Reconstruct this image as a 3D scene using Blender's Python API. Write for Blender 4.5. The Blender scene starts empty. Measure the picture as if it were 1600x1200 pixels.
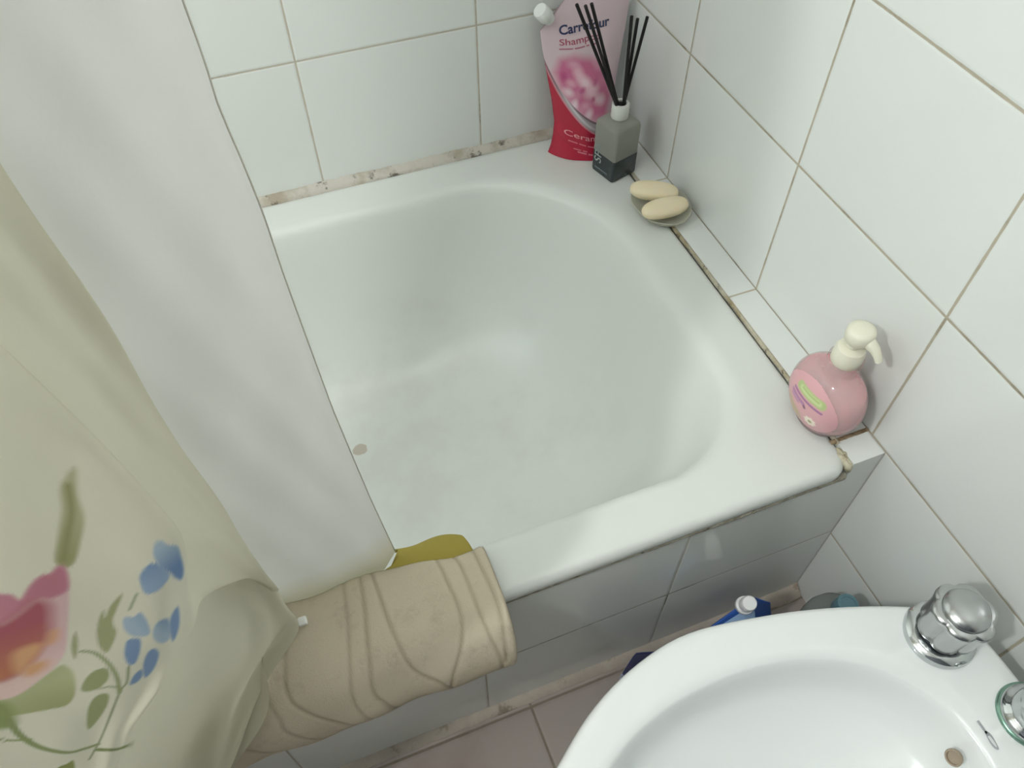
# Bathroom corner: bathtub, shower curtain, bidet and toiletries.  Built in metres; z = 0 is the tub rim, shifted up at the end.
import bpy, math, random
import numpy as np
from mathutils import Matrix, Vector
random.seed(4); rng = np.random.default_rng(4)
SC = bpy.context.scene; COL = SC.collection
H = 0.37                      # tub rim height above the floor
PI = math.pi
TH = 0.1993                   # tile height
GY = 0.171; GX = 0.237        # first vertical joints on the right / back wall

def lin(c):
    if isinstance(c, str):
        c = [int(c[i:i+2], 16) / 255 for i in (0, 2, 4)]
    return tuple(x / 12.92 if x <= .04045 else ((x + .055) / 1.055) ** 2.4 for x in c)
def L4(c): return (*lin(c), 1)

# ------------------------------------------------------------------ materials
def mat(name, col='cccccc', rough=.5, metal=0, spec=.5, **kw):
    m = bpy.data.materials.new(name); m.use_nodes = True
    b = m.node_tree.nodes['Principled BSDF']
    b.inputs['Base Color'].default_value = L4(col)
    b.inputs['Roughness'].default_value = rough
    b.inputs['Metallic'].default_value = metal
    b.inputs['Specular IOR Level'].default_value = spec
    for k, v in kw.items():
        b.inputs[k.replace('_', ' ')].default_value = v
    return m
class NT:
    def __init__(s, m): s.t = m.node_tree; s.n = s.t.nodes; s.bsdf = s.n.get('Principled BSDF'); s.out = s.n['Material Output']
    def new(s, ty, **kw):
        n = s.n.new(ty)
        for k, v in kw.items(): setattr(n, k, v)
        return n
    def link(s, a, b): s.t.links.new(a, b)
    def math(s, op, a, b=None, c=None, clamp=False):
        n = s.new('ShaderNodeMath', operation=op, use_clamp=clamp)
        for i, x in enumerate((a, b, c)):
            if x is None: continue
            if isinstance(x, (int, float)): n.inputs[i].default_value = x
            else: s.link(x, n.inputs[i])
        return n.outputs[0]
    def mix(s, f, a, b):
        n = s.new('ShaderNodeMix', data_type='RGBA')
        for sock, x in ((n.inputs[0], f), (n.inputs[6], a), (n.inputs[7], b)):
            if isinstance(x, (int, float)): sock.default_value = x
            elif isinstance(x, tuple): sock.default_value = x
            else: s.link(x, sock)
        return n.outputs[2]
    def ss(s, x, a, b, lo=0., hi=1.):
        n = s.new('ShaderNodeMapRange', interpolation_type='SMOOTHSTEP')
        s.link(x, n.inputs[0])
        for i, v in enumerate((a, b, lo, hi)): n.inputs[i + 1].default_value = v
        return n.outputs[0]
    def coords(s):
        tc = s.new('ShaderNodeTexCoord'); sp = s.new('ShaderNodeSeparateXYZ'); s.link(tc.outputs['Object'], sp.inputs[0])
        return tc.outputs['Object'], sp.outputs
    def noise(s, vec, scale, detail=3, rough=.55):
        n = s.new('ShaderNodeTexNoise'); n.inputs['Scale'].default_value = scale
        n.inputs['Detail'].default_value = detail; n.inputs['Roughness'].default_value = rough
        s.link(vec, n.inputs['Vector']); return n.outputs[0]
    def bump(s, h, strength=.3, dist=.001):
        n = s.new('ShaderNodeBump'); n.inputs['Strength'].default_value = strength; n.inputs['Distance'].default_value = dist
        s.link(h, n.inputs['Height']); s.link(n.outputs[0], s.bsdf.inputs['Normal'])

def tile_mat(name, ua, u0, uw, va, v0, vh, tile='e2e5e1', grout='b3ab98', dirt='6e5f47', gw=.0016, rough=.16, dirt_amt=.55, cloud=.0, cloudcol='9a8880', only=None):
    """glazed tiles: joints every uw / vh metres along two object axes, dirt in the joints from noise"""
    m = mat(name, tile, rough); n = NT(m); vec, xyz = n.coords()
    def d(axis, o, w):
        t = n.math('DIVIDE', n.math('SUBTRACT', xyz[axis], o), w)
        t = n.math('FRACT', n.math('ADD', t, .5))
        return n.math('MULTIPLY', n.math('ABSOLUTE', n.math('SUBTRACT', t, .5)), w)
    dd = n.math('MINIMUM', d(ua, u0, uw), d(va, v0, vh)) if va is not None else d(ua, u0, uw)
    wob = n.math('MULTIPLY', n.math('SUBTRACT', n.noise(vec, 60, 2), .5), .0011)
    dd = n.math('ADD', dd, wob)
    g = n.ss(dd, gw * .55, gw * 1.15, 1, 0)
    dn = n.ss(n.noise(vec, 9, 5, .7), .5, .68)
    gcol = n.mix(n.math('MULTIPLY', dn, dirt_amt), L4(grout), L4(dirt))
    tcol = L4(tile)
    if cloud:
        tcol = n.mix(n.math('MULTIPLY', n.ss(n.noise(vec, 7, 4, .6), .4, .7), cloud), L4(tile), L4(cloudcol))
    n.link(n.mix(g, tcol, gcol), n.bsdf.inputs['Base Color'])
    n.link(n.ss(g, 0, 1, rough, .8), n.bsdf.inputs['Roughness'])
    hgt = n.math('ADD', n.ss(dd, gw * .3, gw * 2.6), n.math('MULTIPLY', n.noise(vec, 22, 2), .35))
    n.bump(hgt, .35, .0012)
    return m

def attr_mat(name, rough=.5, trans=0., bump=0., spec=.4):
    m = mat(name, 'ffffff', rough, spec=spec); n = NT(m)
    a = n.new('ShaderNodeVertexColor', layer_name='Col'); n.link(a.outputs[0], n.bsdf.inputs['Base Color'])
    vec, _ = n.coords()
    if bump: n.bump(n.noise(vec, 260, 3), bump, .0006)
    if trans:
        t = n.new('ShaderNodeBsdfTranslucent'); n.link(a.outputs[0], t.inputs[0])
        mx = n.new('ShaderNodeMixShader'); mx.inputs[0].default_value = trans
        n.link(n.bsdf.outputs[0], mx.inputs[1]); n.link(t.outputs[0], mx.inputs[2]); n.link(mx.outputs[0], n.out.inputs[0])
    return m

def clear_mat(name, col, alpha, rough=.1, ior=1.2, trans=0.):
    """thin plastic / frosted wall: part of the light passes straight through, tinted"""
    m = mat(name, col, rough); n = NT(m)
    t = n.new('ShaderNodeBsdfTransparent'); t.inputs[0].default_value = tuple(min(1, .35 + .65 * x) for x in lin(col)) + (1,)
    src = n.bsdf.outputs[0]
    if trans:
        tl = n.new('ShaderNodeBsdfTranslucent'); tl.inputs[0].default_value = L4(col)
        m2 = n.new('ShaderNodeMixShader'); m2.inputs[0].default_value = trans
        n.link(src, m2.inputs[1]); n.link(tl.outputs[0], m2.inputs[2]); src = m2.outputs[0]
    mx = n.new('ShaderNodeMixShader'); mx.inputs[0].default_value = alpha
    n.link(t.outputs[0], mx.inputs[1]); n.link(src, mx.inputs[2]); n.link(mx.outputs[0], n.out.inputs[0])
    return m

# ------------------------------------------------------------------ mesh helpers
def mesh_obj(name, V, F, m=None, parent=None, loc=None, smooth=True, auto=None):
    """V in world coordinates; the origin goes to loc (default: parent's, else 0)"""
    V = np.asarray(V, float)
    base = np.array(loc if loc is not None else ((0, 0, 0)), float)
    pw = np.array(parent['_w']) if parent is not None else np.zeros(3)
    if parent is not None and loc is None: base = pw.copy()
    me = bpy.data.meshes.new(name)
    me.from_pydata((V - base).tolist(), [], [list(map(int, f)) for f in F])
    if smooth: me.polygons.foreach_set('use_smooth', [True] * len(me.polygons))
    me.update()
    o = bpy.data.objects.new(name, me); COL.objects.link(o)
    o.location = (base - pw).tolist()
    o['_w'] = base.tolist()
    if parent is not None: o.parent = parent
    if m is not None: me.materials.append(m)
    if auto is not None: sharp(me, auto)
    return o
def sharp(me, deg):
    import bmesh
    bm = bmesh.new(); bm.from_mesh(me)
    bmesh.ops.recalc_face_normals(bm, faces=bm.faces)
    lim = math.radians(deg)
    for e in bm.edges:
        e.smooth = not (len(e.link_faces) == 2 and e.calc_face_angle(0) > lim)
    bm.to_mesh(me); bm.free()
def thing(name, label, cat, loc, group=None):
    o = bpy.data.objects.new(name, None); COL.objects.link(o); o.location = loc; o.empty_display_size = .02
    o['_w'] = list(map(float, loc)); return tag(o, label, cat, group)
def tag(o, label, cat, group=None):
    o['label'] = label; o['category'] = cat
    if group: o['group'] = group
    return o
def structure(o): o['kind'] = 'structure'; return o
def setcol(o, rgb):
    me = o.data; a = me.color_attributes.new('Col', 'FLOAT_COLOR', 'POINT')
    c = np.ones((len(me.vertices), 4), np.float32); c[:, :3] = rgb; a.data.foreach_set('color', c.ravel())
def grid(P, cu=False, cv=False):
    P = np.asarray(P, float); a, b = P.shape[:2]; F = []
    for i in range(a if cu else a - 1):
        for j in range(b if cv else b - 1):
            i2, j2 = (i + 1) % a, (j + 1) % b
            F.append((i * b + j, i2 * b + j, i2 * b + j2, i * b + j2))
    return P.reshape(-1, 3), F
def loft(rings, cap0=True, cap1=True):
    V, F = grid(rings, False, True); V = V.tolist(); F = [f[::-1] for f in F]; a, b = len(rings), len(rings[0])
    if cap0: F.append(tuple(reversed(range(b))))
    if cap1: F.append(tuple(range((a - 1) * b, a * b)))
    return V, F
def merge(*parts):
    V, F = [], []
    for v, f in parts:
        k = len(V); V += [list(map(float, x)) for x in v]; F += [tuple(i + k for i in g) for g in f]
    return V, F
def box(x0, x1, y0, y1, z0, z1, bev=0.):
    if not bev:
        V = [(x, y, z) for z in (z0, z1) for y in (y0, y1) for x in (x0, x1)]
        return V, [(0, 2, 3, 1), (4, 5, 7, 6), (0, 1, 5, 4), (1, 3, 7, 5), (3, 2, 6, 7), (2, 0, 4, 6)]
    import bmesh
    bm = bmesh.new(); bmesh.ops.create_cube(bm, size=1)
    for v in bm.verts:
        v.co = ((x0 + x1) / 2 + v.co.x * (x1 - x0), (y0 + y1) / 2 + v.co.y * (y1 - y0), (z0 + z1) / 2 + v.co.z * (z1 - z0))
    bmesh.ops.bevel(bm, geom=list(bm.edges), offset=bev, segments=3, affect='EDGES', profile=.5)
    bm.verts.index_update()
    r = [tuple(v.co) for v in bm.verts], [tuple(v.index for v in f.verts) for f in bm.faces]; bm.free(); return r
def lathe(prof, c, n=40, ax=Vector((0, 0, 1))):
    """prof: (radius, height) list along axis ax from centre c"""
    q = Vector((0, 0, 1)).rotation_difference(Vector(ax).normalized())
    rings = []
    for r, h in prof:
        rings.append([tuple(Vector(c) + q @ Vector((r * math.cos(2 * PI * k / n), r * math.sin(2 * PI * k / n), h))) for k in range(n)])
    return loft(rings)
def tube(pts, r, n=10):
    pts = [Vector(p) for p in pts]; rings = []; up = Vector((0, 0, 1))
    for i, p in enumerate(pts):
        d = (pts[min(i + 1, len(pts) - 1)] - pts[max(i - 1, 0)]).normalized()
        a = d.cross(up if abs(d.dot(up)) < .95 else Vector((1, 0, 0))).normalized(); b = d.cross(a)
        rr = r[i] if isinstance(r, (list, tuple)) else r
        rings.append([tuple(p + rr * (math.cos(2 * PI * k / n) * a + math.sin(2 * PI * k / n) * b)) for k in range(n)])
    return loft(rings)
def rrect(x0, x1, y0, y1, radii, n=14):
    """closed rounded rectangle; radii for (x1,y1), (x0,y1), (x0,y0), (x1,y0)"""
    P = []
    for (cx, cy, a0), r in zip(((x1, y1, 0), (x0, y1, PI / 2), (x0, y0, PI), (x1, y0, 1.5 * PI)), radii):
        sx = -1 if cx == x1 else 1; sy = -1 if cy == y1 else 1
        for k in range(n):
            a = a0 + PI / 2 * k / (n - 1)
            P.append((cx + sx * r + r * math.cos(a), cy + sy * r + r * math.sin(a)))
    return P
def densify(P, n):
    """resample a closed 2-D loop evenly by straight segments"""
    P = np.asarray(P + [P[0]], float); s = np.concatenate([[0], np.cumsum(np.hypot(*np.diff(P, axis=0).T))])
    t = np.linspace(0, s[-1], n, endpoint=False); return np.c_[np.interp(t, s, P[:, 0]), np.interp(t, s, P[:, 1])]
def catmull(P, n, closed=False):
    P = np.asarray(P, float); m = len(P)
    out = []
    segs = m if closed else m - 1
    for i in range(segs):
        g = lambda k: P[(i + k) % m] if closed else P[min(max(i + k, 0), m - 1)]
        p0, p1, p2, p3 = g(-1), g(0), g(1), g(2)
        for k in range(n):
            t = k / n
            out.append(.5 * (2 * p1 + (p2 - p0) * t + (2 * p0 - 5 * p1 + 4 * p2 - p3) * t * t + (3 * p1 - p0 - 3 * p2 + p3) * t ** 3))
    if not closed: out.append(P[-1])
    return np.array(out)
def poly_sd(pts, poly):
    """signed distance to a polygon (negative inside), vectorised"""
    P = np.asarray(poly, float); x, y = pts[:, 0], pts[:, 1]
    d = np.full(len(pts), 1e9); ins = np.zeros(len(pts), bool)
    for i in range(len(P)):
        a, b = P[i], P[(i + 1) % len(P)]; e = b - a
        t = np.clip(((x - a[0]) * e[0] + (y - a[1]) * e[1]) / max(e @ e, 1e-12), 0, 1)
        d = np.minimum(d, np.hypot(x - a[0] - t * e[0], y - a[1] - t * e[1]))
        if a[1] != b[1]:
            c = (a[1] > y) != (b[1] > y); ins ^= c & (x < (b[0] - a[0]) * (y - a[1]) / (b[1] - a[1]) + a[0])
    return np.where(ins, -d, d)
def line_d(pts, line):
    P = np.asarray(line, float); x, y = pts[:, 0], pts[:, 1]; d = np.full(len(pts), 1e9)
    for a, b in zip(P[:-1], P[1:]):
        e = b - a; t = np.clip(((x - a[0]) * e[0] + (y - a[1]) * e[1]) / max(e @ e, 1e-12), 0, 1)
        d = np.minimum(d, np.hypot(x - a[0] - t * e[0], y - a[1] - t * e[1]))
    return d
def paint(C, w, col):
    w = np.clip(w, 0, 1)[:, None]; c = np.array(lin(col)) if isinstance(col, str) else col
    C[:] = C * (1 - w) + c * w
def soft(sd, s): return np.clip(.5 - sd / (2 * s), 0, 1)
_font = {}
def text_mesh(s, height, bold=0.):
    """triangulated outline of a word, left-aligned on a baseline, capital height = height"""
    cu = bpy.data.curves.new('lettering', 'FONT'); cu.body = s; cu.size = height / .72; cu.offset = bold * height; cu.resolution_u = 4
    o = bpy.data.objects.new('lettering', cu); COL.objects.link(o); bpy.context.view_layer.update()
    dg = bpy.context.evaluated_depsgraph_get(); me = o.evaluated_get(dg).to_mesh()
    V = np.array([tuple(v.co) for v in me.vertices]); F = [tuple(p.vertices) for p in me.polygons]
    o.evaluated_get(dg).to_mesh_clear(); bpy.data.objects.remove(o); bpy.data.curves.remove(cu)
    return V, F

# ------------------------------------------------------------------ camera (recovered from the tile joints)
cam = bpy.data.cameras.new('camera'); cam_o = bpy.data.objects.new('camera', cam); COL.objects.link(cam_o)
cam.sensor_width = 36; cam.lens = 1242.79 / 1600 * 36; cam.clip_start = .02
Rm = ((0.9328, -0.3603, -0.0030), (-0.2873, -0.7387, -0.6098), (0.2174, 0.5697, -0.7926))
M3 = Matrix((Rm[0], [-a for a in Rm[1]], [-a for a in Rm[2]])).transposed()
cam_o.matrix_world = Matrix.Translation((-0.5692, -1.0003, 0.7627)) @ M3.to_4x4()
SC.camera = cam_o
SC.view_settings.view_transform = 'Standard'; SC.view_settings.look = 'None'
SC.view_settings.gamma = 1; SC.view_settings.use_curve_mapping = False
SC.view_settings.exposure = 0.05

# ------------------------------------------------------------------ the room
XL, YF, ZC = -1.44, -1.75, 2.05
Mwall_r = tile_mat('right_wall_tile', 1, -GY, .25, 2, 0, TH, gw=.0018)
Mwall_b = tile_mat('back_wall_tile', 0, -GX, .25, 2, 0, TH, gw=.0015, dirt_amt=.8, grout='bdb6a6', dirt='5b5347')
Mwall_f = mat('dark_front_wall', '474b50', .6)  # unseen wall, made dark to cut bounce light on the tub face
Mceil = mat('ceiling_paint', 'e6e4de', .8)
structure(mesh_obj('wall_right', *box(0, .1, YF, .1, -H, ZC), Mwall_r, smooth=False))
structure(mesh_obj('wall_back', *box(XL - .1, 0, 0, .1, -H, ZC), Mwall_b, smooth=False))
structure(mesh_obj('wall_front', *box(XL - .1, 0, YF - .1, YF, -H, ZC), Mwall_f, smooth=False))
structure(mesh_obj('ceiling', *box(XL - .1, .1, YF - .1, .1, ZC, ZC + .1), Mceil, smooth=False))
# left wall with a window opening above the end of the tub
wy0, wy1, wz0, wz1 = -.50, -.08, .55, 1.25
structure(mesh_obj('wall_left', *merge(box(XL - .1, XL, YF, wy0, -H, ZC), box(XL - .1, XL, wy1, 0, -H, ZC),
    box(XL - .1, XL, wy0, wy1, -H, wz0), box(XL - .1, XL, wy0, wy1, wz1, ZC)), Mwall_b, smooth=False))
fr = merge(box(XL - .08, XL - .04, wy0, wy0 + .03, wz0, wz1), box(XL - .08, XL - .04, wy1 - .03, wy1, wz0, wz1),
           box(XL - .08, XL - .04, wy0, wy1, wz0, wz0 + .03), box(XL - .08, XL - .04, wy0, wy1, wz1 - .03, wz1))
win = structure(mesh_obj('window_1', *fr, mat('window_frame', 'e8e8e4', .4), smooth=False))
Mfloor = tile_mat('floor_tile', 0, -.435, .30, 1, -.716, .30, tile='978d87', grout='776d60', dirt='5d5043', gw=.0022, rough=.25, cloud=.75, cloudcol='85776e')
structure(mesh_obj('floor', *box(XL - .1, .1, YF - .1, .1, -H - .1, -H), Mfloor, smooth=False))
# tiled face of the tub, ledge strip, mortar, caulk and floor strip
Mapron = tile_mat('tub_face_tile', 0, -.245, .2445, 2, -.192, 9., grout='b4b1a6', dirt='4c463c', gw=.0014, rough=.14, dirt_amt=.8)
structure(mesh_obj('wall_tub_face', *merge(box(XL, 0, -.6968, -.678, -H, -.0225), box(-.0435, 0, -.6968, -.664, -.0225, -.0004)), Mapron, smooth=False))
Mledge = tile_mat('ledge_tile', 1, -GY, .25, None, 0, 1, gw=.0016, grout='b9b19c', dirt='7d6a4a')
structure(mesh_obj('trim_1', *box(-.0415, 0, -.661, 0, -.03, 0, .001), Mledge, smooth=False))

def dirty(name, a, b, dirt, scale, lo=.45, hi=.62, rough=.7, bump=.5):
    m = mat(name, a, rough); n = NT(m); vec, _ = n.coords()
    f = n.ss(n.noise(vec, scale, 5, .65), lo, hi); f2 = n.ss(n.noise(vec, scale * 2.7, 4, .7), .56, .68)
    n.link(n.mix(n.math('MULTIPLY', f2, .85), n.mix(f, L4(a), L4(b)), L4(dirt)), n.bsdf.inputs['Base Color'])
    n.bump(n.noise(vec, 140, 4), bump, .002); return m
# caulk bead along the back wall: a wedge between wall and tub rim
P = []
for x in np.linspace(XL, -.043, 240):
    j = .0012 * math.sin(37 * x) + .0006 * math.sin(113 * x + 1) + .0004 * rng.normal()
    P.append([(x, 0, .0075 + j * .7), (x, -.0035, .0068 + j * .6), (x, -.008 + j * .6, .0016), (x, -.0118 + j, -.0005), (x, -.012, -.02)])
structure(mesh_obj('trim_2', *grid(P), dirty('back_caulk', 'c6c1b6', 'a79d8a', '4a4036', 17, .45, .66)))
# dirty sealant line between tub rim and ledge strip
P = []
for y in np.linspace(-.668, -.005, 200):
    w = .0007 + .0007 * rng.random() + .0004 * math.sin(60 * y)
    P.append([(-.0415 + .0006, y, .0), (-.0425, y, .0014), (-.0435 - w, y, .0013), (-.0438 - w * 1.2, y, -.004)])
structure(mesh_obj('trim_3', *grid(P), dirty('rim_sealant', 'bdb6a2', '9c8e6e', '3d2f20', 19, .42, .64)))
# brown joint in front of the short end tile of the ledge + mortar lumps under the rim
P = []
for x in np.linspace(-.052, -.0005, 30):
    w = .0009 + .0006 * rng.random()
    P.append([(x, -.6645 - w, -.002), (x, -.6638 - w * .8, .0012), (x, -.6615 + w * .5, .0013), (x, -.6605 + w * .6, -.002)])
structure(mesh_obj('trim_4', *grid(P), dirty('brown_joint', 'a08d70', '7d6548', '3b2a1c', 60)))
P = []
for x in np.linspace(-.56, -.0455, 260):
    t = max(0., min(1., (x + .33) / .12)); amp = .0006 + t * .0024
    d = amp * (math.sin(47 * x) * .5 + rng.normal() * .3) ; w = .0012 + .0055 * t + .0012 * rng.random() * t
    P.append([(x, -.694, -.019), (x, -.6985 + .0006 * rng.normal() * t, -.0215 + d * .3), (x, -.6992 - abs(d) * .3, -.0228 - w * .5 + d * .4),
              (x, -.6978, -.0232 - w + d * .5), (x, -.6955, -.0245 - w)])
structure(mesh_obj('trim_5', *grid(P), dirty('rim_mortar', 'aaa596', '8b8474', '4b453b', 50, .4, .6)))
# lump of mortar filling the notch between rim corner and end tile
Vl = []
prof = [(1, -.012), (.98, -.004), (.8, -.001), (.4, .0003), (.05, .0005)]
rings = []
for s, z in prof:
    rings.append([(-.047 + .0065 * s * math.cos(a) * (1 + .15 * math.sin(3 * a)), -.684 + .0155 * s * math.sin(a), z + .0006 * math.sin(5 * a)) for a in np.linspace(0, 2 * PI, 24, endpoint=False)])
structure(mesh_obj('trim_6', *loft(rings), dirty('corner_mortar', 'c6c0a8', 'b0a78c', '7d7054', 60)))
P = []
for x in np.linspace(XL, -.001, 120):
    t = max(0., min(1., (x + .12) / .1)); j = .001 * rng.normal() * (1 + 2 * t)
    P.append([(x, -.690, -H + .006 + .006 * t + j), (x, -.699, -H + .0045 + .006 * t + j * .6), (x, -.7095 + j * .6 - .006 * t, -H + .0025), (x, -.711 + j * .6 - .006 * t, -H - .001)])
structure(mesh_obj('trim_7', *grid(P), dirty('floor_strip', 'b0a598', 'a0968a', '7a6e5f', 9, .4, .62)))

# ------------------------------------------------------------------ bathtub
Menamel = mat('tub_enamel', 'dde0db', .30); n = NT(Menamel); vec, xyz = n.coords()
# grey wear film in the basin bottom, and one brown chip
depth = n.ss(xyz[2], -.27, -.06, 1, 0)
film = n.math('MULTIPLY', n.math('MULTIPLY', n.ss(n.noise(vec, 5.5, 5, .6), .44, .66), depth), .26)
c1 = n.mix(film, L4('dde0db'), L4('bdb6aa'))
dx = n.math('SUBTRACT', xyz[0], -.5505); dy = n.math('SUBTRACT', xyz[1], -.290)
rr = n.math('ADD', n.math('POWER', n.math('DIVIDE', dx, .0115), 2), n.math('POWER', n.math('DIVIDE', dy, .010), 2))
rr = n.math('ADD', rr, n.math('MULTIPLY', n.math('SUBTRACT', n.noise(vec, 90, 2), .5), 1.2))
chip = n.ss(rr, .8, 1.15, 1, 0)
n.link(n.mix(chip, c1, L4('c0b8aa')), n.bsdf.inputs['Base Color'])
XT = XL + .004
def inner(d, z):
    dr = d * 1.7
    f = lambda r: min(max(r - d * .35, .07), .29 - d)
    return [(x, y, z) for x, y in rrect(XT + .07 + d, -.093 - dr, -.649 + d, -.067 - d, (f(.20), f(.12), f(.12), f(.135)), 22)]
def outer(e, z, r=.016):
    return [(x, y, z) for x, y in rrect(XT + e, -.0445 - e, -.700 + e, -.0105 - e, (r, r, r, r + .008), 22)]
rings = [outer(.02, -.021), outer(.004, -.0215), outer(.001, -.020), outer(0, -.016), outer(0, -.010), outer(.001, -.006), outer(.004, -.002), outer(.008, -.0003), outer(.013, 0)]
A, B = np.array(outer(.013, 0)), np.array(inner(0, 0))
for t in (.25, .5, .75): rings.append((A * (1 - t) + B * t).tolist())
prof_b = [(0, 0), (.004, -.0006), (.008, -.0025), (.0125, -.007), (.016, -.014)] + [(.016 + .209 * t, -.014 - .259 * (1 - (1 - t) ** 4.2)) for t in np.linspace(.03, 1, 30)]
for d, z in prof_b: rings.append(inner(d, z))
cen = np.array(rings[-1]).mean(0)
for s in (.75, .45, .2, .05): rings.append((cen + (np.array(rings[len(rings) - 1]) - cen) * 0 + (np.array(inner(.225, -.273)) - cen) * s).tolist())
V, F = loft(rings, cap0=False, cap1=True)
tub = tag(mesh_obj('bathtub', V, F, Menamel, loc=(0, 0, 0)), 'white enamel bathtub built in behind the grey tiled face', 'bathtub')

# ------------------------------------------------------------------ bidet
Mcer = mat('sanitary_ceramic', 'e6e9e8', .08)
BY = -.985
half = [(-.548, 0), (-.541, .045), (-.517, .086), (-.477, .121), (-.423, .157), (-.365, .179), (-.306, .187), (-.228, .175), (-.165, .159), (-.106, .138), (-.075, .122), (-.052, .100), (-.042, .070), (-.040, 0)]
loop = [(x, -h) for x, h in half] + [(x, h) for x, h in half[-2:0:-1]]
out2 = densify(catmull(loop, 10, True).tolist(), 120)
cx = -.30
ang = np.arctan2(out2[:, 1], out2[:, 0] - cx)
def oval(ax, ay, c=cx, p=2.15):
    r = (np.abs(np.cos(ang) / ax) ** p + np.abs(np.sin(ang) / ay) ** p) ** (-1 / p)
    return np.c_[c + r * np.cos(ang), r * np.sin(ang)]
def R3(P, z, zoff=None): return [(p[0], BY + p[1], z) for p in P]
def scl(s, sy=None, c=cx): return np.c_[c + (out2[:, 0] - c) * s, out2[:, 1] * (sy or s)]
inn = oval(.190, .136, c=-.3065)
base = scl(.62, .58, -.24)
rings = [R3(scl(.66, .6, -.24), -H + .0005), R3(scl(.66, .6, -.24), -H + .03), R3(base, -H + .06), R3(scl(.62, .6, -.22), -.24), R3(scl(.70, .70, -.23), -.17),
         R3(scl(.86, .86, -.27), -.10), R3(scl(.96, .955), -.055), R3(scl(.99, .985), -.030), R3(scl(1.0, 1.0), -.016), R3(scl(.999, .998), -.007), R3(scl(.99, .986), -.001), R3(scl(.97, .962), .0022)]
a, b = scl(.97, .962), inn
for t in (.25, .5, .75): rings.append(R3(a * (1 - t) + b * t, .003))
for s, z in ((1, .0015), (.985, -.001), (.972, -.006), (.962, -.014), (.948, -.028), (.93, -.042), (.90, -.054), (.84, -.064), (.72, -.075), (.56, -.088), (.40, -.099), (.24, -.106), (.12, -.109)):
    rings.append(R3(np.c_[cx + (inn[:, 0] - cx) * s, inn[:, 1] * s], z))
bd = thing('bidet', 'white ceramic bidet with a chrome tap knob beside the tiled tub face', 'bidet', (-.24, BY, -H))
V, F = loft(rings)
mesh_obj('basin', V, F, Mcer, bd)
Mchrome = mat('chrome', 'c9cccd', .10, 1.0)
Mchrome_s = mat('brushed_chrome', 'b9bbbb', .24, 1.0)
Mgreen = mat('verdigris_chrome', '86a898', .3, .9)
Mdark = mat('dark_gap', '2a2e31', .4)
KX, KY = -.087, -.890
kn = mesh_obj('tap_knob', *lathe([(0, .003), (.0330, .003), (.0336, .006), (.0325, .0105), (.0295, .013), (.024, .0138), (0, .014)], (KX, KY, 0), 56), Mchrome, bd, loc=(KX, KY, .003), auto=35)
kn['label'] = 'polished chrome tap knob'
mesh_obj('collar', *lathe([(0, .0125), (.0235, .0125), (.0225, .019), (.0215, .021), (0, .021)], (KX, KY, 0), 48), mat('dark_collar', '4a5054', .15, 1.), kn, auto=35)
# six-lobed handle
rings = []
for s, z in ((.86, .0195), (.95, .0205), (.985, .023), (.98, .030), (.985, .045), (1.03, .054), (1.06, .0585), (1.05, .0615), (1.0, .0632), (.9, .064)):
    ring = []
    for k in range(96):
        t = 2 * PI * k / 96; c = abs(math.cos(3 * (t + .35)))
        r = .0232 + .0045 * c ** .55
        ring.append((KX + s * r * math.cos(t), KY + s * r * math.sin(t), z))
    rings.append(ring)
mesh_obj('handle', *loft(rings), Mchrome_s, kn, auto=40)
mesh_obj('cap', *lathe([(0, .0635), (.0212, .0635), (.0214, .0650), (.0205, .0672), (.0175, .0695), (.012, .0712), (.006, .0719), (0, .072)], (KX, KY, 0), 48), Mchrome_s, kn, auto=50)
# central tap, mostly outside the frame
TX, TY = -.0585, -.981
tp = mesh_obj('tap', *lathe([(0, .002), (.0295, .002), (.0302, .0035), (.0296, .0060), (.0280, .0068), (0, .0068)], (TX, TY, 0), 48), Mgreen, bd, loc=(TX, TY, .002), auto=50)
tp['label'] = 'chrome tap foot with a green tarnished ring'
mesh_obj('tap_body', *lathe([(0, .0066), (.0276, .0066), (.0272, .0092), (.0245, .0118), (.0215, .0128), (.0205, .014), (.0212, .020), (.019, .027), (.0165, .034), (.0185, .040), (.0195, .052), (.0175, .060), (.010, .0645), (0, .0655)], (TX, TY, 0), 48), Mchrome, tp, auto=50)
# overflow hole: a ring with a brown mouth on the steep back wall of the bowl
hx, hy, hz = -.1390, -.984, -.0125
axh = Vector((-1, 0, .55)).normalized()
mesh_obj('overflow_hole', *lathe([(0, -.003), (.0072, -.003), (.0080, .0006), (.0074, .0016), (.0062, .0012), (.0058, -.0012), (0, -.0016)], (hx + .0005, hy, hz), 28, axh), mat('limescale_brown', '9c8e7b', .5), bd, auto=60)
# small grey maker's mark on the deck
P = []
for k in range(28):
    t = 2 * PI * k / 28; P.append((-.1060 + .0028 * math.cos(t) * (1 + .2 * math.sin(2 * t)) , -.985 + .0085 * math.sin(t), .0036))
inner_p = [(-.1060 + .0014 * math.cos(2 * PI * k / 28), -.985 + .0064 * math.sin(2 * PI * k / 28), .0036) for k in range(28)]
V, F = loft([P, inner_p], False, False)
V2, F2 = box(-.1070, -.1050, -.9810, -.9670, .0031, .0036)
mesh_obj('printed_mark', *merge((V, F), (V2, F2)), mat('grey_print', 'a3a7ab', .4), bd, smooth=False)

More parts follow.
